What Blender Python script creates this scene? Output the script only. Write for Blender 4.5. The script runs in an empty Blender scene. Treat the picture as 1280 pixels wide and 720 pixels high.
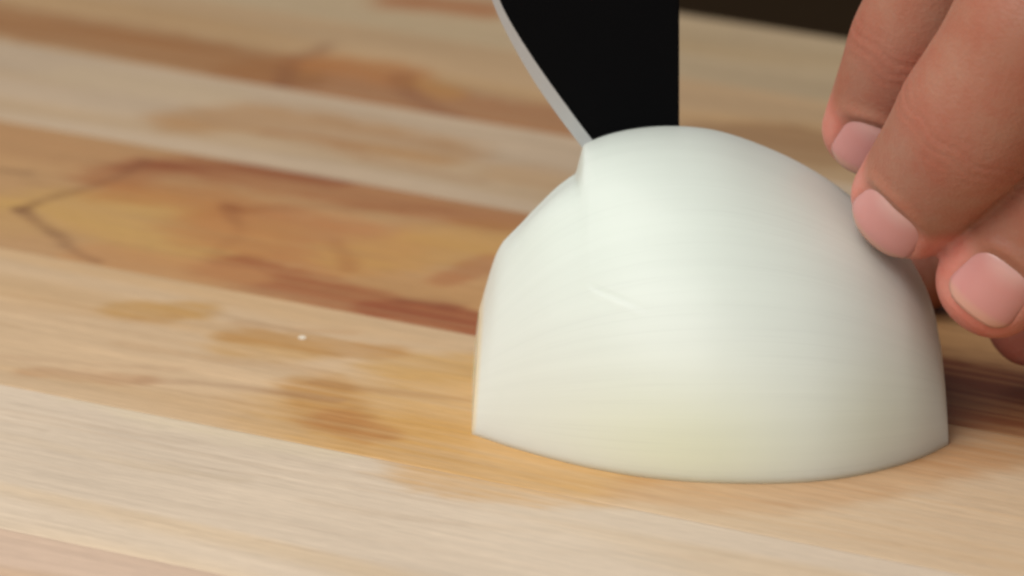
import bpy, bmesh, math
import numpy as np
from mathutils import Vector

scene = bpy.context.scene
K = 0.00012                                  # metres per photo pixel at the onion
ELEV = math.radians(16.0)
S, C = math.sin(ELEV), math.cos(ELEV)
DIST = 1.2
AX, AY = 640.0, 507.0                        # photo pixel of the world origin (on the board)

# ------------------------------------------------------------------ camera
FWD = np.array([0, C, -S]); UP = np.array([0, S, C]); RT = np.array([1.0, 0, 0])
TARGET = UP * (AY - 360) * K
CAM = TARGET - FWD * DIST
cd = bpy.data.cameras.new('camera')
cam = bpy.data.objects.new('camera', cd)
scene.collection.objects.link(cam)
cam.location = CAM
cam.rotation_euler = (math.pi / 2 - ELEV, 0, 0)
cd.sensor_width = 36.0
cd.lens = 36.0 * DIST / (1280 * K)
cd.clip_start = 0.05; cd.clip_end = 20
cd.dof.use_dof = True
cd.dof.focus_distance = DIST - 0.030
cd.dof.aperture_fstop = 22.0
scene.camera = cam

# ------------------------------------------------------------------ world, lamps, exposure
w = bpy.data.worlds.new('World'); scene.world = w; w.use_nodes = True
bg = w.node_tree.nodes['Background']
bg.inputs['Color'].default_value = (1.0, 0.96, 0.92, 1)
bg.inputs['Strength'].default_value = 0.25

def area(name, loc, aim, size, power, col):
    l = bpy.data.lights.new(name, 'AREA'); l.shape = 'RECTANGLE'
    l.size, l.size_y = size; l.energy = power; l.color = col
    o = bpy.data.objects.new(name, l); scene.collection.objects.link(o)
    o.location = loc
    o.rotation_euler = (Vector(aim) - Vector(loc)).to_track_quat('-Z', 'Y').to_euler()
    return o
area('window_light', (-0.37, -0.58, 0.62), (0.0, 0.0, 0.0), (0.8, 0.7), 8.6, (1.0, 0.985, 0.96))
area('kitchen_light', (-0.35, 0.12, 1.0), (-0.05, 0.05, 0.0), (0.6, 0.6), 4.6, (1.0, 0.95, 0.89))

vs = scene.view_settings
vs.view_transform = 'Standard'; vs.look = 'None'; vs.exposure = -0.11; vs.gamma = 1.0
vs.use_curve_mapping = False
scene.render.engine = 'CYCLES'
scene.cycles.filter_width = 2.6
scene.render.resolution_x = 1024; scene.render.resolution_y = 576

# ------------------------------------------------------------------ helpers
def W(px, py, Y=0.0):
    """photo pixel -> world point at depth Y (in pixel units behind the onion's axis)"""
    d = FWD * DIST + RT * (px - 640) * K + UP * (360 - py) * K
    t = (Y * K - CAM[1]) / d[1]
    return CAM + d * t

def G(px, py, z=0.0):
    """photo pixel -> point on the horizontal plane z"""
    d = FWD * DIST + RT * (px - 640) * K + UP * (360 - py) * K
    t = (z - CAM[2]) / d[2]
    return CAM + d * t

def lin(r, g, b):
    f = lambda c: (c / 255 / 12.92) if c / 255 <= 0.04045 else ((c / 255 + 0.055) / 1.055) ** 2.4
    return np.array([f(r), f(g), f(b)])

def sm(a, b, x):
    t = np.clip((x - a) / (b - a), 0, 1); return t * t * (3 - 2 * t)

def pchip(xs, ys, x):
    """smooth monotone-ish interpolation"""
    xs = np.asarray(xs, float); ys = np.asarray(ys, float); x = np.asarray(x, float)
    h = np.diff(xs); d = np.diff(ys) / h
    m = np.zeros_like(ys); m[0] = d[0]; m[-1] = d[-1]
    for i in range(1, len(xs) - 1):
        if d[i - 1] * d[i] > 0:
            w1 = 2 * h[i] + h[i - 1]; w2 = h[i] + 2 * h[i - 1]
            m[i] = (w1 + w2) / (w1 / d[i - 1] + w2 / d[i])
    i = np.clip(np.searchsorted(xs, x) - 1, 0, len(xs) - 2)
    t = np.clip((x - xs[i]) / h[i], 0, 1)
    return ((2*t**3-3*t**2+1)*ys[i] + (t**3-2*t**2+t)*h[i]*m[i]
            + (-2*t**3+3*t**2)*ys[i+1] + (t**3-t**2)*h[i]*m[i+1])

def vnoise(x, y, seed):
    """smooth value noise in -1..1"""
    rng = np.random.RandomState(seed); T = rng.rand(256, 256) * 2 - 1
    xi = np.floor(x).astype(int); yi = np.floor(y).astype(int)
    fx = x - xi; fy = y - yi
    fx = fx * fx * (3 - 2 * fx); fy = fy * fy * (3 - 2 * fy)
    g = lambda a, b: T[a % 256, b % 256]
    return ((g(xi, yi) * (1 - fx) + g(xi + 1, yi) * fx) * (1 - fy)
            + (g(xi, yi + 1) * (1 - fx) + g(xi + 1, yi + 1) * fx) * fy)

def mesh_obj(name, verts, faces, mat, parent=None, smooth=True, cols=None):
    me = bpy.data.meshes.new(name)
    me.from_pydata([tuple(v) for v in verts], [], [tuple(f) for f in faces])
    me.update()
    for m in (mat if isinstance(mat, (list, tuple)) else [mat]): me.materials.append(m)
    me.polygons.foreach_set('use_smooth', [smooth] * len(me.polygons))
    if cols is not None:
        a = me.color_attributes.new('tint', 'FLOAT_COLOR', 'POINT')
        buf = np.ones((len(verts), 4), np.float32); buf[:, :3] = cols
        a.data.foreach_set('color', buf.ravel())
    o = bpy.data.objects.new(name, me); scene.collection.objects.link(o)
    if parent:
        o.parent = parent
        o.location = -Vector(parent.location)    # children are written in world coordinates
    return o

def thing(name, label, cat, loc=(0, 0, 0)):
    o = bpy.data.objects.new(name, None); scene.collection.objects.link(o)
    o.location = loc; o.empty_display_size = 0.01
    o['label'] = label; o['category'] = cat
    return o

def nm(name):
    m = bpy.data.materials.new(name); m.use_nodes = True
    nt = m.node_tree
    return m, nt, nt.nodes['Principled BSDF']

def N(nt, kind, **kw):
    n = nt.nodes.new(kind)
    for k, v in kw.items():
        if k in n.inputs.keys(): n.inputs[k].default_value = v
        else: setattr(n, k, v)
    return n

# ------------------------------------------------------------------ materials
def mat_wood():
    m, nt, p = nm('board_wood')
    L = nt.links.new
    at = N(nt, 'ShaderNodeAttribute', attribute_name='tint')
    tc = N(nt, 'ShaderNodeTexCoord')
    mp = N(nt, 'ShaderNodeMapping'); mp.inputs['Rotation'].default_value = (0, 0, PSI)
    L(tc.outputs['Object'], mp.inputs['Vector'])
    m2 = N(nt, 'ShaderNodeMapping'); m2.inputs['Scale'].default_value = (40, 900, 60)
    L(mp.outputs['Vector'], m2.inputs['Vector'])
    n1 = N(nt, 'ShaderNodeTexNoise', Scale=1.0, Detail=4.0, Roughness=0.6, Distortion=0.3)
    L(m2.outputs['Vector'], n1.inputs['Vector'])
    m3 = N(nt, 'ShaderNodeMapping'); m3.inputs['Scale'].default_value = (250, 2500, 200)
    L(mp.outputs['Vector'], m3.inputs['Vector'])
    n2 = N(nt, 'ShaderNodeTexNoise', Scale=1.0, Detail=2.0, Roughness=0.5)
    L(m3.outputs['Vector'], n2.inputs['Vector'])
    r1 = N(nt, 'ShaderNodeMapRange'); r1.inputs[1].default_value = 0.3; r1.inputs[2].default_value = 0.7
    r1.inputs[3].default_value = 0.91; r1.inputs[4].default_value = 1.07
    L(n1.outputs['Fac'], r1.inputs[0])
    r2 = N(nt, 'ShaderNodeMapRange'); r2.inputs[1].default_value = 0.35; r2.inputs[2].default_value = 0.65
    r2.inputs[3].default_value = 0.95; r2.inputs[4].default_value = 1.04
    L(n2.outputs['Fac'], r2.inputs[0])
    mu = N(nt, 'ShaderNodeMath', operation='MULTIPLY')
    L(r1.outputs[0], mu.inputs[0]); L(r2.outputs[0], mu.inputs[1])
    vm = N(nt, 'ShaderNodeVectorMath', operation='SCALE')
    L(at.outputs['Color'], vm.inputs[0]); L(mu.outputs[0], vm.inputs['Scale'])
    L(vm.outputs[0], p.inputs['Base Color'])
    rr = N(nt, 'ShaderNodeMapRange'); rr.inputs[3].default_value = 0.42; rr.inputs[4].default_value = 0.62
    L(n1.outputs['Fac'], rr.inputs[0]); L(rr.outputs[0], p.inputs['Roughness'])
    p.inputs['Specular IOR Level'].default_value = 0.3
    b = N(nt, 'ShaderNodeBump', Strength=0.10, Distance=0.0004)
    L(n1.outputs['Fac'], b.inputs['Height']); L(b.outputs[0], p.inputs['Normal'])
    return m

def mat_onion():
    m, nt, p = nm('onion_flesh'); L = nt.links.new
    tc = N(nt, 'ShaderNodeTexCoord')
    at = N(nt, 'ShaderNodeAttribute', attribute_name='tint')
    sp = N(nt, 'ShaderNodeSeparateXYZ'); L(tc.outputs['Object'], sp.inputs[0])
    an = N(nt, 'ShaderNodeMath', operation='ARCTAN2'); L(sp.outputs['Z'], an.inputs[0]); L(sp.outputs['Y'], an.inputs[1])
    cx = N(nt, 'ShaderNodeCombineXYZ')
    xs = N(nt, 'ShaderNodeMath', operation='MULTIPLY'); xs.inputs[1].default_value = 14.0
    L(sp.outputs['X'], xs.inputs[0]); L(xs.outputs[0], cx.inputs['X'])
    a2 = N(nt, 'ShaderNodeMath', operation='MULTIPLY'); a2.inputs[1].default_value = 16.0
    L(an.outputs[0], a2.inputs[0]); L(a2.outputs[0], cx.inputs['Y'])
    no = N(nt, 'ShaderNodeTexNoise', Scale=1.0, Detail=3.0, Roughness=0.55); L(cx.outputs[0], no.inputs['Vector'])
    mr = N(nt, 'ShaderNodeMapRange'); mr.inputs[1].default_value = 0.3; mr.inputs[2].default_value = 0.7
    mr.inputs[3].default_value = 0.98; mr.inputs[4].default_value = 1.015
    L(no.outputs['Fac'], mr.inputs[0])
    c2 = N(nt, 'ShaderNodeVectorMath', operation='MULTIPLY'); c2.inputs[1].default_value = (2.5, 5.5, 1); L(cx.outputs[0], c2.inputs[0])
    n3 = N(nt, 'ShaderNodeTexNoise', Scale=1.0, Detail=2.0, Distortion=0.2); L(c2.outputs[0], n3.inputs['Vector'])
    m3 = N(nt, 'ShaderNodeMapRange'); m3.inputs[1].default_value = 0.28; m3.inputs[2].default_value = 0.45
    m3.inputs[3].default_value = 0.965; m3.inputs[4].default_value = 1.0; L(n3.outputs['Fac'], m3.inputs[0])
    mm = N(nt, 'ShaderNodeMath', operation='MULTIPLY'); L(mr.outputs[0], mm.inputs[0]); L(m3.outputs[0], mm.inputs[1])
    vm = N(nt, 'ShaderNodeVectorMath', operation='SCALE'); L(at.outputs['Color'], vm.inputs[0]); L(mm.outputs[0], vm.inputs['Scale'])
    p.inputs['Coat Weight'].default_value = 0.25; p.inputs['Coat Roughness'].default_value = 0.32
    L(vm.outputs[0], p.inputs['Base Color'])
    p.inputs['Subsurface Weight'].default_value = 0.7
    p.inputs['Subsurface Radius'].default_value = (1.0, 1.0, 0.95)
    p.inputs['Subsurface Scale'].default_value = 0.007
    p.inputs['Roughness'].default_value = 0.5
    p.inputs['Specular IOR Level'].default_value = 0.25
    bp = N(nt, 'ShaderNodeBump', Strength=0.04, Distance=0.0005)
    L(no.outputs['Fac'], bp.inputs['Height']); L(bp.outputs[0], p.inputs['Normal'])
    return m

def mat_onion_cut():
    m, nt, p = nm('onion_cut_face'); L = nt.links.new
    tc = N(nt, 'ShaderNodeTexCoord'); sp = N(nt, 'ShaderNodeSeparateXYZ'); L(tc.outputs['Object'], sp.inputs[0])
    cb = N(nt, 'ShaderNodeCombineXYZ'); L(sp.outputs['Y'], cb.inputs['X']); L(sp.outputs['Z'], cb.inputs['Y'])
    ln = N(nt, 'ShaderNodeVectorMath', operation='LENGTH'); L(cb.outputs[0], ln.inputs[0])
    no = N(nt, 'ShaderNodeTexNoise', Scale=60.0, Detail=2.0); L(tc.outputs['Object'], no.inputs['Vector'])
    ad = N(nt, 'ShaderNodeMath', operation='MULTIPLY_ADD'); ad.inputs[1].default_value = 0.004
    L(no.outputs['Fac'], ad.inputs[0]); L(ln.outputs['Value'], ad.inputs[2])
    si = N(nt, 'ShaderNodeMath', operation='MULTIPLY'); si.inputs[1].default_value = 1500.0; L(ad.outputs[0], si.inputs[0])
    sn = N(nt, 'ShaderNodeMath', operation='SINE'); L(si.outputs[0], sn.inputs[0])
    cr = N(nt, 'ShaderNodeValToRGB')
    cr.color_ramp.elements[0].color = (0.50, 0.53, 0.30, 1); cr.color_ramp.elements[1].color = (0.74, 0.73, 0.60, 1)
    cr.color_ramp.elements[0].position = 0.02; cr.color_ramp.elements[1].position = 0.3
    m1 = N(nt, 'ShaderNodeMapRange'); m1.inputs[1].default_value = -1; m1.inputs[2].default_value = 1; L(sn.outputs[0], m1.inputs[0])
    L(m1.outputs[0], cr.inputs[0]); L(cr.outputs[0], p.inputs['Base Color'])
    p.inputs['Roughness'].default_value = 0.3; p.inputs['Subsurface Weight'].default_value = 0.3
    p.inputs['Subsurface Scale'].default_value = 0.004
    return m

def mat_skin():
    m, nt, p = nm('skin'); L = nt.links.new
    at = N(nt, 'ShaderNodeAttribute', attribute_name='tint'); tc = N(nt, 'ShaderNodeTexCoord')
    n1 = N(nt, 'ShaderNodeTexNoise', Scale=170.0, Detail=4.0, Roughness=0.6); L(tc.outputs['Object'], n1.inputs['Vector'])
    n2 = N(nt, 'ShaderNodeTexVoronoi', Scale=1500.0); L(tc.outputs['Object'], n2.inputs['Vector'])
    mx = N(nt, 'ShaderNodeMix', data_type='RGBA', blend_type='MULTIPLY')
    cr = N(nt, 'ShaderNodeValToRGB')
    cr.color_ramp.elements[0].position = 0.32; cr.color_ramp.elements[0].color = (0.98, 0.78, 0.72, 1)
    cr.color_ramp.elements[1].position = 0.68; cr.color_ramp.elements[1].color = (1.0, 1.04, 1.02, 1)
    L(n1.outputs['Fac'], cr.inputs[0])
    mx.inputs[0].default_value = 1.0
    L(at.outputs['Color'], mx.inputs[6]); L(cr.outputs[0], mx.inputs[7]); L(mx.outputs[2], p.inputs['Base Color'])
    p.inputs['Subsurface Weight'].default_value = 0.3
    p.inputs['Subsurface Radius'].default_value = (1.0, 0.35, 0.2)
    p.inputs['Subsurface Scale'].default_value = 0.003
    p.inputs['Roughness'].default_value = 0.52
    p.inputs['Specular IOR Level'].default_value = 0.35
    b = N(nt, 'ShaderNodeBump', Strength=0.25, Distance=0.00025)
    L(n2.outputs['Distance'], b.inputs['Height']); L(b.outputs[0], p.inputs['Normal'])
    return m

def mat_nail():
    m, nt, p = nm('fingernail_plate'); L = nt.links.new
    at = N(nt, 'ShaderNodeAttribute', attribute_name='tint')
    L(at.outputs['Color'], p.inputs['Base Color'])
    p.inputs['Subsurface Weight'].default_value = 0.25
    p.inputs['Subsurface Radius'].default_value = (1.0, 0.4, 0.3); p.inputs['Subsurface Scale'].default_value = 0.002
    p.inputs['Roughness'].default_value = 0.24
    p.inputs['Specular IOR Level'].default_value = 0.5
    return m

def mat_plain(name, col, rough, metal=0.0, spec=0.5, grain=None):
    m, nt, p = nm(name); L = nt.links.new
    p.inputs['Base Color'].default_value = (*col, 1); p.inputs['Roughness'].default_value = rough
    p.inputs['Metallic'].default_value = metal; p.inputs['Specular IOR Level'].default_value = spec
    if grain:
        tc = N(nt, 'ShaderNodeTexCoord'); mp = N(nt, 'ShaderNodeMapping'); mp.inputs['Scale'].default_value = grain
        L(tc.outputs['Object'], mp.inputs[0])
        no = N(nt, 'ShaderNodeTexNoise', Scale=1.0, Detail=4.0); L(mp.outputs[0], no.inputs['Vector'])
        r = N(nt, 'ShaderNodeMapRange'); r.inputs[3].default_value = rough - 0.08; r.inputs[4].default_value = rough + 0.08
        L(no.outputs['Fac'], r.inputs[0]); L(r.outputs[0], p.inputs['Roughness'])
        b = N(nt, 'ShaderNodeBump', Strength=0.1, Distance=0.0002); L(no.outputs['Fac'], b.inputs['Height'])
        L(b.outputs[0], p.inputs['Normal'])
    return m

# ------------------------------------------------------------------ countertop
PSI = math.atan(0.182 / S)                       # run of the planks on the board
DU = np.array([math.cos(PSI), -math.sin(PSI), 0]); DV = np.array([math.sin(PSI), math.cos(PSI), 0])
THICK = 0.035
top_mat = mat_plain('dark_countertop', (0.020, 0.011, 0.004), 0.9, 0, 0.05, (60, 60, 60))
vv = [(x, y, z) for z in (-THICK - 0.03, -THICK) for (x, y) in ((-1.6, -1.0), (1.6, -1.0), (1.6, 1.6), (-1.6, 1.6))]
ct = mesh_obj('countertop', vv, [(3, 2, 1, 0), (4, 5, 6, 7), (0, 1, 5, 4), (1, 2, 6, 5), (2, 3, 7, 6), (3, 0, 4, 7)], top_mat, smooth=False)
ct['kind'] = 'structure'

# ------------------------------------------------------------------ cutting board of glued planks
M_wood = mat_wood()
def uv_of(px, py):
    g = G(px, py); return float(g @ DU), float(g @ DV)

# plank joints, read where they cross the left side of the picture (front to back)
joint_v = [uv_of(0, 1030)[1], uv_of(0, 845)[1], uv_of(0, 660)[1], uv_of(0, 480)[1], uv_of(0, 309)[1],
           uv_of(0, 150)[1], uv_of(0, 50)[1], uv_of(0, -42)[1], uv_of(950, 26)[1]]
# front ... back : colour of the wood itself
plank_col = [(196, 172, 138), (199, 178, 150), (204, 178, 156), (207, 189, 167), (201, 172, 137),
             (182, 142, 98), (186, 164, 138), (180, 150, 114), (178, 156, 124)]
plank_col = plank_col[1:]
# figure in the wood and one painted shade: (plank index, polyline in photo pixels, half width mm across, softness mm, colour, strength)
FIG_AND_SHADE = [
 # brown plank : flame figure, and painted shade under the hand
 (4, [(150,222),(220,205),(330,222),(450,240),(640,275)], 5.0, 6.0, (150,88,48), .62),
 (4, [(165,208),(250,207),(330,214),(420,228)], 2.6, 2.5, (134,70,36), .7),
 (4, [(25,262),(60,248),(95,239),(130,229),(160,216),(182,200)], .9, 1.3, (104,62,38), .9),
 (4, [(25,263),(42,276),(62,287),(82,303)], .9, 1.3, (110,68,42), .85),
 (4, [(80,307),(98,317),(122,327)], 1.4, 1.0, (92,48,30), .85),
 (4, [(0,213),(16,215),(34,217)], 1.1, .9, (92,58,40), .8),
 (4, [(60,265),(120,262),(200,282),(280,300)], 11.0, 8.0, (190,150,88), .8),
 (4, [(160,238),(230,245),(280,255)], 5.0, 6.0, (172,112,58), .6),
 (4, [(286,258),(292,272),(302,292),(285,306),(268,316)], 1.2, 1.6, (138,80,42), .85),
 (4, [(300,262),(420,258),(560,262)], 1.4, 2.6, (144,88,48), .7),
 (4, [(310,285),(380,300),(440,312)], 10.0, 9.0, (178,116,66), .75),
 (4, [(420,300),(430,318),(438,336)], 1.3, 1.6, (154,92,50), .6),
 (4, [(470,318),(530,312),(590,300)], 8.0, 7.0, (190,146,84), .8),
 (4, [(120,318),(200,330),(300,345)], 4.0, 4.0, (186,134,84), .6),
 (4, [(290,335),(330,348),(400,366),(470,384),(560,402),(640,418)], 5.0, 4.5, (148,80,44), .7),
 (4, [(480,386),(520,388),(560,396),(600,407)], 4.4, 2.5, (142,70,38), .7),
 (4, [(505,376),(535,374),(562,382)], 1.8, 2.0, (112,52,30), .6),
 (4, [(560,350),(585,340),(610,325)], 2.2, 2.5, (160,92,50), .5),
 (4, [(0,170),(90,190),(160,205)], 6.0, 6.0, (172,128,86), .6),
 (4, [(0,280),(40,300),(80,318)], 6.0, 6.0, (180,142,102), .5),
 (4, [(1100,470),(1200,488),(1340,512)], 13.0, 9.0, (104,54,32), .92),  # brown figure darkened with painted shade under the hand
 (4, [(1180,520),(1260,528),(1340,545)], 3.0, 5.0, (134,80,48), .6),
 # pale plank behind it
 (5, [(255,150),(310,145),(380,155),(460,172),(540,190)], 6.0, 7.0, (172,128,80), .75),
 (5, [(340,165),(400,172),(450,185)], 1.2, 1.6, (152,104,66), .6),
 (5, [(380,178),(440,192),(520,212),(600,228)], 1.0, 1.6, (160,116,80), .5),
 (5, [(400,148),(470,165),(560,182)], 1.0, 1.5, (158,116,76), .5),
 (5, [(640,215),(760,240)], 4.0, 5.0, (176,138,96), .5),
 (5, [(100,95),(200,110),(260,120)], 4.0, 6.0, (190,168,136), .5),
 # plank with the knotty brown band
 (6, [(-60,15),(0,26),(120,45),(250,70),(345,92)], 8.5, 5.0, (150,100,54), .85),
 (6, [(345,92),(440,108),(520,125),(640,150),(760,172)], 9.5, 5.0, (156,104,64), .85),
 (6, [(410,56),(385,68),(362,78),(358,92),(352,106)], 1.8, 1.8, (112,62,38), .75),
 (6, [(352,106),(372,108),(392,104)], 1.5, 1.8, (118,70,42), .6),
 (6, [(505,94),(502,106),(515,120),(545,138),(570,148)], 1.8, 2.0, (122,66,38), .7),
 (6, [(560,142),(600,156),(640,172),(700,186)], 1.6, 2.4, (130,80,52), .6),
 (6, [(400,80),(450,85),(500,95)], 4.0, 5.0, (172,112,58), .7),
 (6, [(520,105),(540,108),(560,118)], 2.6, 2.4, (178,128,66), .6),
 (6, [(880,170),(960,172),(1040,190)], 8.0, 5.0, (146,108,70), .7),
 # farthest plank
 (7, [(515,2),(560,5),(610,10)], 5.0, 5.0, (162,104,62), .8),
 (7, [(60,0),(200,18),(350,42)], 5.0, 6.0, (192,164,124), .6),
 # tan plank in front of the brown one
 (3, [(860,690),(1000,680),(1150,660),(1400,660)], 26.0, 14.0, (202,178,148), .85),
 (3, [(165,388),(200,390),(238,388)], 4.0, 3.0, (184,140,76), .7),
 (3, [(170,398),(190,402),(215,396)], 1.6, 1.8, (170,122,62), .5),
 (3, [(38,466),(70,464),(110,470),(175,476)], 1.9, 2.6, (160,104,58), .95),
 (3, [(175,476),(250,478),(330,488),(420,500)], 1.0, 1.4, (150,112,84), .6),
 (3, [(395,484),(405,505),(418,525)], 4.2, 4.5, (178,130,70), .65),
 (3, [(418,526),(440,532),(465,542)], 3.0, 4.0, (166,108,58), .55),
 (3, [(300,420),(360,426),(420,436),(480,440)], 2.6, 3.0, (176,128,68), .7),
 (3, [(310,432),(360,436)], 5.0, 5.0, (188,144,78), .5),
 (3, [(395,478),(450,486),(520,494),(590,500)], 1.2, 1.3, (150,100,54), .6),
 (3, [(470,515),(520,512),(560,505),(620,505)], 14.0, 12.0, (194,150,84), .55),
 (3, [(500,550),(560,560),(620,575),(700,590)], 11.0, 7.0, (196,150,84), .65),
 (3, [(520,460),(560,458),(600,462)], 6.0, 6.0, (194,150,80), .6),
 (3, [(300,404),(360,412),(440,416)], 1.0, 1.4, (172,128,84), .5),
 (3, [(0,380),(150,400),(300,410)], 1.0, 2.0, (182,146,104), .5),
 (3, [(0,445),(120,456),(220,462)], .9, 1.2, (160,124,94), .5),
 (3, [(150,430),(280,452),(400,464)], 1.0, 1.6, (176,138,98), .5),
 (3, [(820,610),(900,622),(1000,622),(1080,605),(1180,580),(1300,560)], 5.0, 6.0, (182,134,84), .5),
 (3, [(1180,560),(1240,545),(1300,540)], 8.0, 9.0, (172,120,76), .5),
 # pale plank along the front
 (2, [(560,590),(640,604),(740,612)], 6.0, 7.0, (198,152,88), .7),
 (2, [(590,592),(605,597)], 1.2, 1.0, (140,110,90), .5),
 (2, [(0,545),(60,555),(160,580),(300,600)], 1.1, 1.6, (184,162,132), .5),
 (2, [(380,625),(460,640),(560,655),(700,665)], .8, 1.4, (182,158,130), .4),
 (2, [(120,490),(250,530),(420,560)], 4.0, 5.0, (210,194,164), .5),
 (2, [(700,690),(800,690),(900,700)], .7, 1.4, (186,160,132), .35),
]

FIG_AND_SHADE.sort(key=lambda q: -q[2])                           # broad washes first, fine lines over them
def seg_field(U, V, pts):
    """signed-less across-grain distance and along-grain reach of a polyline"""
    best = np.full(U.shape, 1e9)
    for (u0, v0), (u1, v1) in zip(pts[:-1], pts[1:]):
        du, dv = u1 - u0, v1 - v0
        t = np.clip(((U - u0) * du + (V - v0) * dv) / (du * du + dv * dv + 1e-12), 0, 1)
        d = np.hypot((U - u0 - t * du), (V - v0 - t * dv))
        best = np.minimum(best, d)
    return best

ULO, UHI = -0.26, 0.30
board = thing('cutting_board', 'pale maple cutting board of glued planks with brown flame figure', 'cutting board', (0, 0, -THICK))
for i in range(len(joint_v) - 1):
    v0, v1 = joint_v[i], joint_v[i + 1]
    if v1 < v0: v0, v1 = v1, v0
    nu = 520; nv = max(24, int((v1 - v0) / 0.00045))
    us = np.linspace(ULO, UHI, nu); vs_ = np.linspace(v0, v1, nv)
    U, V = np.meshgrid(us, vs_, indexing='ij')
    col = np.empty((nu, nv, 3)); col[:] = lin(*plank_col[i])
    # soft, long colour bands of the growth rings
    wob = 0.004 * vnoise(U * 22, V * 60, 90 + i)
    band = vnoise(U * 6 + 7 * i, (V + wob) * 210, 10 + i) * .6 + vnoise(U * 9, (V + wob) * 520, 30 + i) * .4
    tone = 1 + 0.10 * band + 0.05 * vnoise(U * 30, V * 90, 50 + i)
    col *= tone[..., None]
    warm = sm(0.0, 0.8, vnoise(U * 10, (V + wob) * 120, 70 + i))
    col *= 1 + warm[..., None] * np.array([-0.02, -0.07, -0.16])
    fine = vnoise(U * 28, (V + wob * .4) * 1300, 170 + i)
    rs = np.random.RandomState(200 + i)
    for _ in range(46):                                   # single dark and pale grain lines
        u0 = rs.uniform(ULO, UHI); ln_ = rs.uniform(.02, .10); vv0 = rs.uniform(v0, v1); sl = rs.uniform(-.035, .06)
        pts_ = [(u0 + ln_ * t, vv0 + sl * ln_ * t + .0012 * math.sin(3 * t + u0 * 60)) for t in (0, .33, .66, 1)]
        d = seg_field(U, V, pts_); f = (rs.uniform(.10, .30) if i in (3, 4, 5) else rs.uniform(.04, .16)) * (1 - sm(.0002, rs.uniform(.0007, .0014), d))[..., None]
        col = col * (1 - f) + col * (np.array([.62, .52, .42]) if rs.rand() < .7 else np.array([1.12, 1.12, 1.12])) * f
    # strokes of darker figure, knots, juice stains and painted shade (edges made ragged by noise)
    rag = 0.0011 * vnoise(U * 160, V * 420, 120 + i) + 0.0007 * vnoise(U * 420, V * 900, 130 + i)
    for pi, pts, hw, soft, c, a in FIG_AND_SHADE:
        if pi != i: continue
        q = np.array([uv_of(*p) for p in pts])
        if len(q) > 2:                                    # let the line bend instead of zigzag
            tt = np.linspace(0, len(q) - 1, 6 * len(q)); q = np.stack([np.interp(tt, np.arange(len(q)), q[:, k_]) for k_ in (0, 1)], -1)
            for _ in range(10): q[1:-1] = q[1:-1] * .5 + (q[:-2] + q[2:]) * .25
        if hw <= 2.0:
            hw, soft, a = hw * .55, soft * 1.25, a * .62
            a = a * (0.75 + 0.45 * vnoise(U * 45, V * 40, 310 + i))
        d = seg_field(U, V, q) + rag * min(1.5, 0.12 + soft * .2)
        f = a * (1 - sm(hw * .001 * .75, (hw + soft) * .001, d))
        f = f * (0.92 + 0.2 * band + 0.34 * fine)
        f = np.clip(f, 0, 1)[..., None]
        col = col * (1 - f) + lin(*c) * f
    # mesh: top sheet with eased long edges, then sides
    Z = np.zeros_like(U) + 0.00002 * math.sin(i * 2.3)
    ease = np.minimum(V - v0, v1 - V); Z -= 0.00004 * (1 - np.clip(ease / 0.0006, 0, 1)) ** 2
    if i == len(joint_v) - 2: Z -= 0.003 * (1 - np.clip((v1 - V) / 0.004, 0, 1)) ** 2
    Z += 0.00003 * vnoise(U * 60, V * 300, 150 + i)
    gap = 0.00003
    Vg = np.clip(V, v0 + gap, v1 - gap)
    P = U[..., None] * DU + Vg[..., None] * DV; P[..., 2] = Z
    verts = P.reshape(-1, 3)
    idx = np.arange(nu * nv).reshape(nu, nv)
    quads = np.stack([idx[:-1, :-1], idx[1:, :-1], idx[1:, 1:], idx[:-1, 1:]], -1).reshape(-1, 4)
    ring = np.concatenate([idx[:, 0], idx[-1, 1:], idx[-2::-1, -1], idx[0, -2:0:-1]])
    low = verts[ring].copy(); low[:, 2] = -THICK
    nb = len(verts); n = len(ring); lo = np.arange(nb, nb + n)
    side = [(int(ring[k]), int(lo[k]), int(lo[(k + 1) % n]), int(ring[(k + 1) % n])) for k in range(n)]
    verts = np.vstack([verts, low]); cols = np.vstack([col.reshape(-1, 3), col.reshape(-1, 3)[ring] * 0.9])
    faces = [tuple(q) for q in quads.tolist()] + side + [tuple(int(a) for a in lo[::-1])]
    mesh_obj('plank', verts, faces, M_wood, board, cols=np.clip(cols, 0, 1))

# ------------------------------------------------------------------ onion half
M_on = mat_onion(); M_cut = mat_onion_cut()
XB = [590, 640, 700, 760, 820, 880, 940, 1000, 1060, 1110, 1150, 1177]      # front foot of the onion
YB = [541, 557, 573, 585, 593, 597, 598, 596, 589, 578, 566, 553]
XT = [590, 600, 608, 625, 650, 680, 720, 735, 780, 830, 880, 950, 1000, 1060, 1110, 1140, 1160, 1172, 1177]
YT = [386, 340, 310, 274, 240, 211, 182, 174, 161, 155.5, 158, 179, 201, 239, 284, 320, 352, 384, 412]
_gx = np.arange(590, 1178, 1.0)
def _smooth(ys, sig):
    k = np.exp(-0.5 * (np.arange(-60, 61) / sig) ** 2); k /= k.sum()
    ends = lambda a: np.concatenate([2 * a[0] - a[60:0:-1], a, 2 * a[-1] - a[-2:-62:-1]])
    return np.convolve(ends(ys), k, 'valid')
_gb = _smooth(pchip(XB, YB, _gx), 18); _t = pchip(XT, YT, _gx); _ts = _smooth(_t, 24)
_wt = sm(610, 680, _gx) * (1 - sm(1090, 1150, _gx)); _gt = _t * (1 - _wt) + _ts * _wt
def on_d(x): return (np.interp(x, _gx, _gb) - AY) / S
def on_h(x):
    d = on_d(x); q = AY - np.interp(x, _gx, _gt)
    return np.sqrt(np.maximum(q * q - (d * S) ** 2, 400.0)) / C
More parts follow.
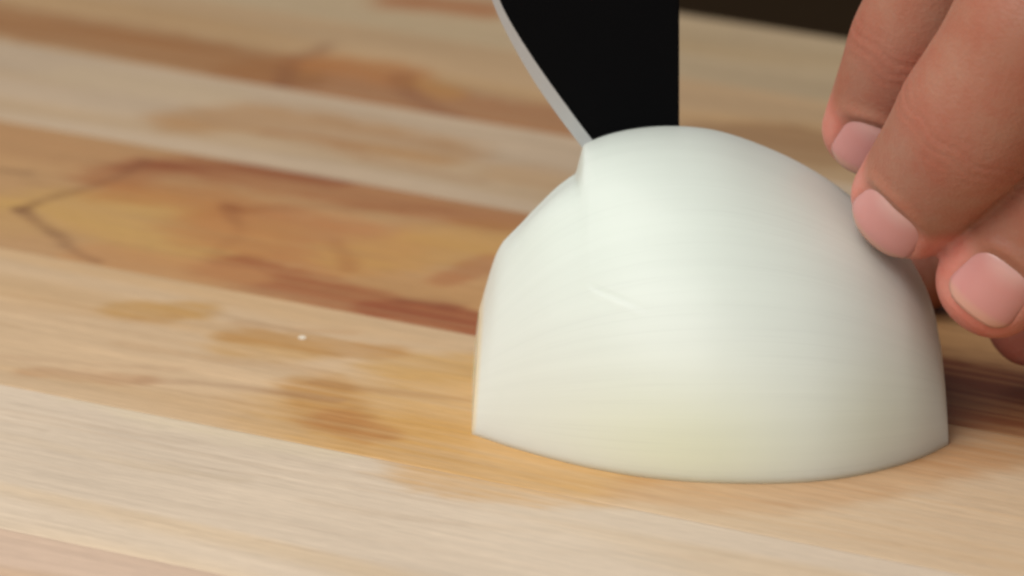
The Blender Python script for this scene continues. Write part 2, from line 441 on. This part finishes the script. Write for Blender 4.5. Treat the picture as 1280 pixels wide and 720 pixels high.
YK = 108.0                                     # plane of the knife cut (pixel units behind the axis)
KERF = 10.0
onion = thing('onion_half', 'peeled white onion half lying cut side down, being sliced', 'onion', tuple(W(890, 520, 0) * np.array([1, 1, 0])))

def surf(x, ph):
    """onion skin at station x and angle ph (0 front foot, pi back foot), pixel units"""
    d = on_d(x); h = on_h(x)
    low = pchip([590, 600, 612, 625, 650, 680, 716, 719], [0, 0, 6, 16, 28, 33, 31, 31], np.minimum(x, 719)) * (1 - sm(718, 730, x))
    hh = h - low * sm(math.radians(62), math.radians(94), ph) * 1.02
    y = -d * np.cos(ph); z = hh * np.sin(ph)
    # gentle unevenness of the layer, broad flats between the meridians
    r = 1 + 0.004 * vnoise(x / 230., ph * 2.2, 5)
    r = r - 0.005 * (1 - sm(720, 736, x)) * sm(math.radians(24), math.radians(58), ph) * sm(590, 640, x)
    y, z = y * r, z * r
    lean = np.where(x < 700, 15 * (z / 200) * (1 - sm(590, 700, x)), 0) - 6 * (z / 150) * sm(1120, 1177, x)
    X = x + lean
    # one short crease where the outer layer has split
    sy = AY - z * C - y * S
    ln = 352 + (x - 728) * 0.42
    g = np.exp(-((sy - ln) / 3.6) ** 2) * sm(726, 742, x) * (1 - sm(770, 822, x)) * (y < 0)
    k = 1 - 0.003 * g + 0.0025 * np.exp(-((sy - ln - 8) / 5.0) ** 2) * sm(726, 742, x) * (1 - sm(770, 815, x)) * (y < 0)
    y, z = y * k, z * k
    y = y * (1 - 0.007 * np.exp(-(z / 5.0) ** 2))
    # knocked rim at the trimmed left and right ends
    return X, y, z

def onion_piece(name, front):
    xs = np.unique(np.concatenate([np.linspace(590, 606, 14), np.linspace(606, 712, 44), np.linspace(712, 740, 24),
                                   np.linspace(740, 830, 70), np.linspace(830, 1150, 110), np.linspace(1150, 1177, 20)]))
    na, nc = 230, 8
    V = []; T = []
    for x in xs:
        d = float(on_d(x))
        if front:
            pk = math.acos(max(-1, min(1, -(YK - KERF / 2) / d))); ph = np.linspace(0, pk, na)
        else:
            pk = math.acos(max(-1, min(1, -(YK + KERF / 2) / d))); ph = np.linspace(pk, math.pi, na)
        X, Y, Z = surf(np.full(na, x), ph)
        if front:
            t = np.linspace(0, 1, nc + 2)[1:]
            cy = np.full(nc + 1, Y[-1]); cz = Z[-1] * (1 - t); cX = X[-1] + (x - X[-1]) * t
            by = Y[-1] + (Y[0] - Y[-1]) * np.linspace(0, 1, 5)[1:-1]; bz = np.zeros(3)
        else:
            t = np.linspace(0, 1, nc + 2)[1:-1]
            by = Y[-1] + (Y[0] - Y[-1]) * np.linspace(0, 1, 5)[1:]; bz = np.zeros(4)
            cy = np.full(nc, Y[0]); cz = Z[0] * t; cX = x + (X[0] - x) * t
            cX, cy, cz = np.concatenate([np.full(4, x), cX]), np.concatenate([by, cy]), np.concatenate([bz, cz]); by = np.array([]); bz = by
        loopx = np.concatenate([X, cX, np.full(len(by), x)]); loopy = np.concatenate([Y, cy, by]); loopz = np.concatenate([Z, cz, bz])
        P = np.stack([(loopx - AX) * K, loopy * K, loopz * K - 0.00025], -1)
        V.append(P)
        # colour of the flesh: greenish white, a yellower patch low on the front, paler at the left
        zz = loopz / 350
        base = np.tile(lin(217, 222, 215), (len(loopx), 1))
        gr = sm(0.25, 0.9, zz)[:, None] * .8
        base = base * (1 - gr) + lin(210, 219, 210) * gr
        yl = np.exp(-((loopx - 850) / 150) ** 2) * np.exp(-((zz - 0.08) / 0.26) ** 2) * (loopy < 0)
        yl2 = np.exp(-((loopx - 1090) / 70) ** 2) * np.exp(-((zz - 0.2) / 0.2) ** 2) * (loopy < 0) * .4
        f = (np.clip(yl + yl2, 0, 1) * .5)[:, None]
        base = base * (1 - f) + lin(216, 217, 176) * f
        # dried, slightly brown rims where the trimmed ends and the cut side meet the outside
        rim = np.maximum(.75 * np.exp(-(loopz / 5.0) ** 2), .7 * (1 - float(sm(590, 597, np.array(x)))))[:, None]
        base = base * (1 - rim) + lin(226, 202, 152) * rim
        T.append(base)
    n = len(V[0]); m = len(xs)
    verts = np.concatenate(V); tint = np.concatenate(T)
    faces = []; mats = []
    for a in range(m - 1):
        for b in range(n):
            c = (b + 1) % n
            q = (a * n + b, (a + 1) * n + b, (a + 1) * n + c, a * n + c)
            faces.append(q); mats.append(0 if b < na - 1 else 1)
    faces.append(tuple(range(n))); mats.append(1)
    faces.append(tuple(range((m - 1) * n + n - 1, (m - 1) * n - 1, -1))); mats.append(1)
    o = mesh_obj(name, verts, faces, [M_on, M_cut], onion, cols=tint)
    me = o.data; me.polygons.foreach_set('material_index', mats)
    me.polygons.foreach_set('use_smooth', [k == 0 for k in mats])
    bm = bmesh.new(); bm.from_mesh(me); bmesh.ops.recalc_face_normals(bm, faces=bm.faces[:])
    for e in bm.edges:
        if len(e.link_faces) == 2 and e.calc_face_angle(0) > 0.7: e.smooth = False
    bm.to_mesh(me); bm.free()
    return o
onion_piece('onion_slice', True)
onion_piece('onion_remainder', False)

# ------------------------------------------------------------------ knife
M_bl = mat_plain('blade_dark_reflection', (0.002, 0.002, 0.0024), 0.6, 0.0, 0.05, (300, 300, 20))  # reflection of a dark room painted as near-black blade colour
M_ed = mat_plain('ground_steel_edge', (0.52, 0.53, 0.54), 0.38, 0.6, 0.5, (900, 900, 60))
M_hd = mat_plain('black_handle', (0.012, 0.012, 0.013), 0.4, 0, 0.4, (200, 200, 200))
M_rv = mat_plain('rivet_steel', (0.6, 0.6, 0.6), 0.25, 1.0)
EDGE = [(842, 352), (815, 318), (780, 268), (752, 225), (730, 188), (700, 148), (668, 102), (640, 54), (618, 8),
        (600, -50), (588, -120), (580, -220), (574, -400), (570, -700), (568, -1100), (567, -1400)]
def spine_x(py): return 849 + 6 * sm(100, 350, py) * 0 + (py < 0) * (-py) * 0.012
ey = np.array([p[1] for p in EDGE], float); ex = np.array([p[0] for p in EDGE], float)
pys = np.concatenate([np.linspace(352, -60, 60), np.linspace(-80, -1400, 34)])
o_ = np.argsort(ey)
def edge_x(py): return float(pchip(ey[o_], ex[o_], np.array([py]))[0])
tipw = W(842, 352, YK)
knife = thing('kitchen_knife', 'kitchen knife, blade painted black as a dark reflection, with bright ground edge cutting down into the onion', 'knife', tuple(tipw))
V = []; VB = []
for py in pys:
    sx = float(spine_x(py)); e = edge_x(py)
    bev = min(8 + 12 * float(sm(-40, 140, np.array(py))), (sx - e) * .5)
    xb = e + bev
    th = 7.0 * min(1.0, 0.35 + (sx - e) / 250)
    row = []
    for (x, t) in ((sx, th), (sx - 3, th * 1.15), ((sx + xb) / 2, th * .9), (xb, th * .45)):
        p = W(x, py, YK); row.append((p, t))
    front = [p + np.array([0, -t * K / 2, 0]) for p, t in row]
    back = [p + np.array([0, t * K / 2, 0]) for p, t in row][::-1]
    V.append(np.array(front + back))
    pe = W(e, py, YK); pb = W(xb, py, YK); t = th * .45
    VB.append(np.array([pb + [0, -t * K / 2, 0], pe + [0, -0.00004, 0], pe + [0, 0.00004, 0], pb + [0, t * K / 2, 0]]))
def loft(name, V, mat, parent, smooth=False):
    n = len(V[0]); m = len(V); f = []
    for a in range(m - 1):
        for b in range(n):
            c = (b + 1) % n; f.append((a * n + b, a * n + c, (a + 1) * n + c, (a + 1) * n + b))
    f.append(tuple(range(n))[::-1]); f.append(tuple(range((m - 1) * n, m * n)))
    o = mesh_obj(name, np.concatenate(V), f, mat, None, smooth)
    bm = bmesh.new(); bm.from_mesh(o.data); bmesh.ops.recalc_face_normals(bm, faces=bm.faces[:]); bm.to_mesh(o.data); bm.free()
    if parent:
        o.parent = parent; off = Vector((0, 0, 0)); q = parent
        while q: off += Vector(q.location); q = q.parent
        o.location = -off
    return o
blade = loft('blade', V, M_bl, knife)
loft('cutting_edge', VB, M_ed, blade)
# bolster and handle
def ell(cx, py, wx, ty, n=20, p=2.6):
    c = W(cx, py, YK); a = np.linspace(0, 2 * math.pi, n, endpoint=False)
    ca, sa = np.cos(a), np.sin(a)
    return np.stack([c[0] + np.sign(ca) * np.abs(ca) ** (2 / p) * wx * K, c[1] + np.sign(sa) * np.abs(sa) ** (2 / p) * ty * K, np.full(n, c[2])], -1)
loft('bolster', [ell(730, -1385, 135, 9), ell(735, -1430, 128, 40), ell(745, -1500, 110, 62), ell(750, -1540, 106, 66)], M_ed, knife, True)
hand_st = [(750, -1541, 106, 66), (752, -1650, 112, 74), (757, -1850, 104, 78), (760, -2050, 110, 80), (756, -2250, 122, 80), (748, -2420, 128, 76), (742, -2480, 110, 60), (740, -2500, 60, 30)]
hy = np.array([h[1] for h in hand_st], float)
HV = []
for py in np.linspace(-1541, -2500, 34):
    q = [float(pchip(-hy, np.array([h[k] for h in hand_st], float), np.array([-py]))[0]) for k in (0, 2, 3)]
    HV.append(ell(q[0], py, q[1], q[2]))
handle = loft('handle', HV, M_hd, knife, True)
for py in (-1680, -1980, -2280):
    c = W(752, py, YK)
    a = np.linspace(0, 2 * math.pi, 20, endpoint=False)
    RV = [np.stack([c[0] + r * np.cos(a), np.full(20, c[1] + y * K), c[2] + r * np.sin(a)], -1) for (r, y) in ((.0030, -85), (.0034, -82), (.0034, 82), (.0030, 85))]
    loft('rivet', RV, M_rv, handle, False)

# ------------------------------------------------------------------ hand
M_sk = mat_skin(); M_na = mat_nail()
SKIN = lin(165, 114, 94)
# each finger: joints tip .. knuckle (px, py, depth), half widths in mm at the joints, dorsal hint (right, up, toward camera)
FING = [
 dict(j=[(1092, 162, 76), (1134, 62, 0), (1216, -112, -40), (1440, -270, 220)], r=[7.8, 8.9, 10.4, 12.0], dor=(.05, .05, 1), nail=(12.2, 5.2, .48)),
 dict(j=[(1135, 253, -92), (1206, 162, -208), (1320, -10, -235), (1570, -200, 50)], r=[8.8, 10.8, 12.8, 13.5], dor=(-.14, .0, 1), nail=(12.6, 5.7, .50)),
 dict(j=[(1240, 354, -128), (1330, 246, -165), (1464, 86, -200), (1690, -90, 60)], r=[8.4, 9.4, 10.8, 12.0], dor=(.06, .05, 1), nail=(11.4, 5.5, .34)),
 dict(j=[(1286, 400, 60), (1390, 336, 40), (1510, 220, 0), (1770, 60, 120)], r=[7.0, 7.4, 8.6, 10.5], dor=(.9, .5, .1), nail=(8.5, 4.2, .3)),
 dict(j=[(1050, 350, 430), (1150, 322, 450), (1420, 180, 470), (1700, 60, 520)], r=[7.6, 9.0, 10.5, 14], dor=(-.2, .6, .8), nail=(12, 6.0, .6)),
]
wrist = W(1960, -160, 620); elbow = W(2450, -330, 1350)
bm_v, bm_f = [], []
def add_tube(cent, rw, rt, dors, cap0=True):
    """swept rounded section; cent Nx3, half widths rw / thickness rt (m), dors Nx3"""
    n = 28; base = len(bm_v); N_ = len(cent)
    tang = np.gradient(cent, axis=0); tang /= np.linalg.norm(tang, axis=1)[:, None]
    for i in range(N_):
        t = tang[i]; d = dors[i] - t * (dors[i] @ t); d /= np.linalg.norm(d); l = np.cross(t, d)
        for k in range(n):
            a = 2 * math.pi * k / n
            bm_v.append(cent[i] + l * math.cos(a) * rw[i] + d * math.sin(a) * rt[i])
    for i in range(N_ - 1):
        for k in range(n):
            c = (k + 1) % n; bm_f.append((base + i * n + k, base + i * n + c, base + (i + 1) * n + c, base + (i + 1) * n + k))
    bm_f.append(tuple(base + k for k in range(n))[::-1]); bm_f.append(tuple(base + (N_ - 1) * n + k for k in range(n)))

frames = []
for F in FING:
    J = np.array([W(*j) for j in F['j']]); R = np.array(F['r']) * .001
    seg = np.linalg.norm(np.diff(J, axis=0), axis=1); s = np.concatenate([[0], np.cumsum(seg)])
    ss = np.arange(0, s[-1], 0.0006)
    cen = np.stack([np.interp(ss, s, J[:, k]) for k in range(3)], -1)
    for _ in range(90):                                   # round the bends of the joints
        cen[1:-1] = cen[1:-1] * .5 + (cen[:-2] + cen[2:]) * .25
    rad = pchip(s, R, ss)
    rad = rad * (1 - 0.05 * np.exp(-((ss - (s[1] + s[2]) / 2) / 0.006) ** 2)) * (1 + 0.035 * np.exp(-((ss - s[1]) / 0.004) ** 2))
    hint = RT * F['dor'][0] + UP * F['dor'][1] - FWD * F['dor'][2]
    dors = np.tile(hint, (len(ss), 1))
    t0 = cen[0] - cen[6]; t0 /= np.linalg.norm(t0)
    # rounded end: add stations beyond the tip point
    rt_ = R[0]; q = np.linspace(0, 1, 16)[1:]
    capc = np.array([cen[0] + t0 * rt_ * .95 * a for a in q])[::-1]
    capr = (np.sqrt(np.maximum(1 - q ** 2.3, 0.0)) * rad[0])[::-1]; capr[0] = 0.0002
    cen = np.vstack([capc, cen]); rad = np.concatenate([capr, rad]); dors = np.vstack([np.tile(hint, (15, 1)), dors])
    flat = np.interp(np.arange(len(rad)), [0, 40, 80], [.84, .86, .94])
    add_tube(cen, rad, rad * flat, dors)
    d = hint - t0 * (hint @ t0); d /= np.linalg.norm(d)
    frames.append(dict(tip=cen[15], end=cen[0], t=t0, d=d, l=np.cross(t0, d), r=R[0], nail=F['nail'], dip=J[1], pip=J[2], cen=cen, rad=rad, flat=flat))
# palm: a fan of thick tubes from each knuckle to the wrist, and the forearm
for k, F in enumerate(FING):
    a = W(*F['j'][3]); ts = np.linspace(-0.05, 1, 60)[:, None]
    cen = a * (1 - ts) + wrist * ts
    rr = np.interp(ts[:, 0], [0, .5, 1], [F['r'][3] * .00105, .014, .017])
    add_tube(cen, rr, rr * .85, np.tile(UP, (60, 1)))
a = W(1452, 420, 120); ts = np.linspace(-0.02, 1, 60)[:, None]; cen = a * (1 - ts) + wrist * ts     # heel of the hand, unseen, added to shade the board
rr = np.interp(ts[:, 0], [-.02, .03, .1, .6, 1], [.010, .017, .020, .021, .020]); add_tube(cen, rr, rr, np.tile(UP, (60, 1)))
ts = np.linspace(-0.03, 1, 60)[:, None]; cen = wrist * (1 - ts) + elbow * ts
rr = np.interp(ts[:, 0], [0, .15, .6, 1], [.027, .026, .036, .042]); add_tube(cen, rr, rr * .85, np.tile(UP, (60, 1)))
for a_, b_ in ((0, 1), (1, 2), (2, 3)):                    # web between the knuckles
    A, B = W(*FING[a_]['j'][3]), W(*FING[b_]['j'][3]); M_ = (A + B) / 2
    ts = np.linspace(-0.05, 1, 40)[:, None]; cen = M_ * (1 - ts) + wrist * ts
    rr = np.full(40, .012); add_tube(cen, rr, rr * .9, np.tile(UP, (40, 1)))

tmp = mesh_obj('hand_source', bm_v, bm_f, M_sk)
bm = bmesh.new(); bm.from_mesh(tmp.data); bmesh.ops.recalc_face_normals(bm, faces=bm.faces[:]); bm.to_mesh(tmp.data); bm.free()
mod = tmp.modifiers.new('remesh', 'REMESH'); mod.mode = 'VOXEL'; mod.voxel_size = 0.0005
mod = tmp.modifiers.new('smooth', 'SMOOTH'); mod.factor = .5; mod.iterations = 14
dg = bpy.context.evaluated_depsgraph_get(); ev = tmp.evaluated_get(dg)
me = bpy.data.meshes.new_from_object(ev); me.name = 'hand'
src = tmp.data; bpy.data.objects.remove(tmp); bpy.data.meshes.remove(src)
nv = len(me.vertices); co = np.empty(nv * 3, np.float32); me.vertices.foreach_get('co', co); co = co.reshape(-1, 3).astype(float)
nr = np.empty(nv * 3, np.float32); me.vertices.foreach_get('normal', nr); nr = nr.reshape(-1, 3).astype(float)
tint = np.tile(SKIN, (nv, 1))
disp = np.zeros(nv)

def nail_geo(f):
    """nail bed footprint in the finger's own frame: along (0 = cuticle .. 1 = free edge), across"""
    ln, hw = f['nail'][0] * .001, f['nail'][1] * .001
    s1 = f['r'] * f['nail'][2]; s0 = s1 - ln
    return s0, s1, hw
own = np.full(nv, -1); bestd = np.full(nv, 9.0)               # which finger each bit of skin belongs to
for k, f in enumerate(frames):
    for c, r_ in list(zip(f['cen'], f['rad']))[8:110:3]:
        dk = np.linalg.norm(co - c, axis=1) / max(r_, .004)
        m_ = dk < bestd; bestd[m_] = dk[m_]; own[m_] = k
for k, f in enumerate(frames):
    mine = own == k
    rel = co - f['tip']; a = rel @ f['t']; l = rel @ f['l']; dd = rel @ f['d']
    near = mine & (np.linalg.norm(rel, axis=1) < 0.030)
    s0, s1, hw = nail_geo(f)
    top = near & (dd > 0.0005)
    # rounded cuticle outline
    L_ = s1 - s0; sc = s0 + .38 * L_; u = (a - s0) / L_
    rho = np.sqrt((np.maximum(sc - a, 0) / (.38 * L_)) ** 2 + (l / hw) ** 2)
    dist = (rho - 1) * np.where(a < sc, np.minimum(.38 * L_, hw), hw)
    inner = top * (1 - sm(-0.0014, 0.0004, dist)) * (1 - sm(.95, 1.15, u))
    disp -= 0.00035 * inner
    ridge = top * np.exp(-((dist - 0.0007) / 0.0011) ** 2) * (1 - sm(.7, 1.0, u))
    disp += (0.0003 + 0.00025 * (1 - sm(.0, .3, u))) * ridge
    # pinker finger ends, paler pulp
    fz = near * sm(s0 + 0.001, s0 + 0.006, a)
    tint = tint * (1 - .8 * fz[:, None]) + lin(212, 140, 127) * .8 * fz[:, None]
    # creases over the last joint
    rj = co - f['dip']; tj = f['cen'][15 + 30] - f['cen'][15 + 50]; tj = tj / np.linalg.norm(tj)
    aj = rj @ tj; lj = mine & (np.linalg.norm(rj, axis=1) < 0.014)
    dors = ((co - f['dip']) @ f['d']) > 0
    for off, dep in ((-.0030, .00008), (-.0012, .00016), (.0008, .00013), (.0028, .00007)):
        wv = off + 0.0005 * np.sin((co @ f['l']) * 900 + off * 3000)
        disp -= dep * lj * dors * np.exp(-((aj - wv) / 0.00045) ** 2)
    red = lj * dors * np.exp(-(aj / 0.006) ** 2) * .35
    tint = tint * (1 - red[:, None]) + lin(162, 96, 82) * red[:, None]
co += nr * disp[:, None]
me.vertices.foreach_set('co', co.astype(np.float32).ravel())
ca = me.color_attributes.new('tint', 'FLOAT_COLOR', 'POINT'); buf = np.ones((nv, 4), np.float32); buf[:, :3] = tint
ca.data.foreach_set('color', buf.ravel())
me.polygons.foreach_set('use_smooth', [True] * len(me.polygons)); me.update()
me.materials.clear(); me.materials.append(M_sk)
hand = bpy.data.objects.new('hand', me); scene.collection.objects.link(hand)
hand['label'] = 'bare left hand with curled fingertips steadying the onion'; hand['category'] = 'hand'

from mathutils.bvhtree import BVHTree
bvh = BVHTree.FromPolygons([tuple(c) for c in co], [tuple(p.vertices) for p in me.polygons])
for f in frames:
    s0, s1, hw = nail_geo(f)
    nu, nw = 22, 19; top = []; cols = []
    for iu in range(nu):
        u = iu / (nu - 1)
        half = hw * (1.02) * math.sqrt(max(0.0, 1 - max(0.0, (0.38 - u) / 0.38) ** 2)) if u < .38 else hw * 1.02
        half = max(half, hw * .12)
        if u > .8: half *= math.sqrt(max(.05, 1 - ((u - .8) / .2) ** 2 * .55))
        for iw in range(nw):
            wv = -1 + 2 * iw / (nw - 1)
            a = s0 + (s1 - s0) * u + (u > .8) * (u - .8) * 0.0
            l = wv * half
            # laid on the finger's own rounded end, tucked under the cuticle and the side folds
            r0 = f['r']; q = min(.98, max(0.0, a) / (.95 * r0)); ff = math.sqrt(1 - q ** 2.3)
            d = r0 * .85 * ff * math.sqrt(max(.05, 1 - (l / (r0 * max(ff, .55))) ** 2))
            d += -0.0007 * (1 - float(sm(0, .2, np.array(u)))) + 0.0002 * u - 0.0003 * abs(wv) ** 6 + 0.00028
            p = f['tip'] + f['t'] * a + f['l'] * l + f['d'] * d
            top.append(p)
            pink = lin(208, 144, 138); white = lin(210, 156, 138); moon = lin(218, 176, 168)
            wf = float(sm(.80, .90, np.array(u))); mf = float(1 - sm(.10, .48, np.array(u + .2 * wv * wv)))
            c = pink * (1 - mf * .7) + moon * mf * .7; c = c * (1 - wf) + white * wf
            cols.append(c)
    top = np.array(top); low = top - f['d'] * 0.0005
    idx = np.arange(nu * nw).reshape(nu, nw); nb = nu * nw
    q = np.stack([idx[:-1, :-1], idx[:-1, 1:], idx[1:, 1:], idx[1:, :-1]], -1).reshape(-1, 4)
    ring = np.concatenate([idx[:, 0], idx[-1, 1:], idx[-2::-1, -1], idx[0, -2:0:-1]])
    fa = [tuple(map(int, x)) for x in q] + [tuple(int(v) + nb for v in x[::-1]) for x in q]
    n = len(ring); fa += [(int(ring[k]), int(ring[(k + 1) % n]), int(ring[(k + 1) % n]) + nb, int(ring[k]) + nb) for k in range(n)]
    o = mesh_obj('fingernail', np.vstack([top, low]), fa, M_na, None, True, np.array(cols + cols))
    bm = bmesh.new(); bm.from_mesh(o.data); bmesh.ops.recalc_face_normals(bm, faces=bm.faces[:]); bm.to_mesh(o.data); bm.free()
    o.parent = hand

# ------------------------------------------------------------------ crumbs of onion on the board
for (px, py, r, lab) in ((378, 424, 0.0004, 'tiny white crumb of onion on the tan plank'),):
    g = G(px, py)
    bm = bmesh.new(); bmesh.ops.create_icosphere(bm, subdivisions=2, radius=r)
    rng = np.random.RandomState(3)
    for v in bm.verts:
        v.co *= 0.8 + .4 * rng.rand(); v.co.x *= 1.5; v.co.z *= .8
        v.co += Vector((g[0], g[1], r * .55))
    me2 = bpy.data.meshes.new('onion_crumb'); bm.to_mesh(me2); bm.free()
    me2.materials.append(mat_plain('onion_crumb_flesh', (.8, .79, .7), .4))
    o = bpy.data.objects.new('onion_crumb', me2); scene.collection.objects.link(o)
    o['label'] = lab; o['category'] = 'onion crumb'
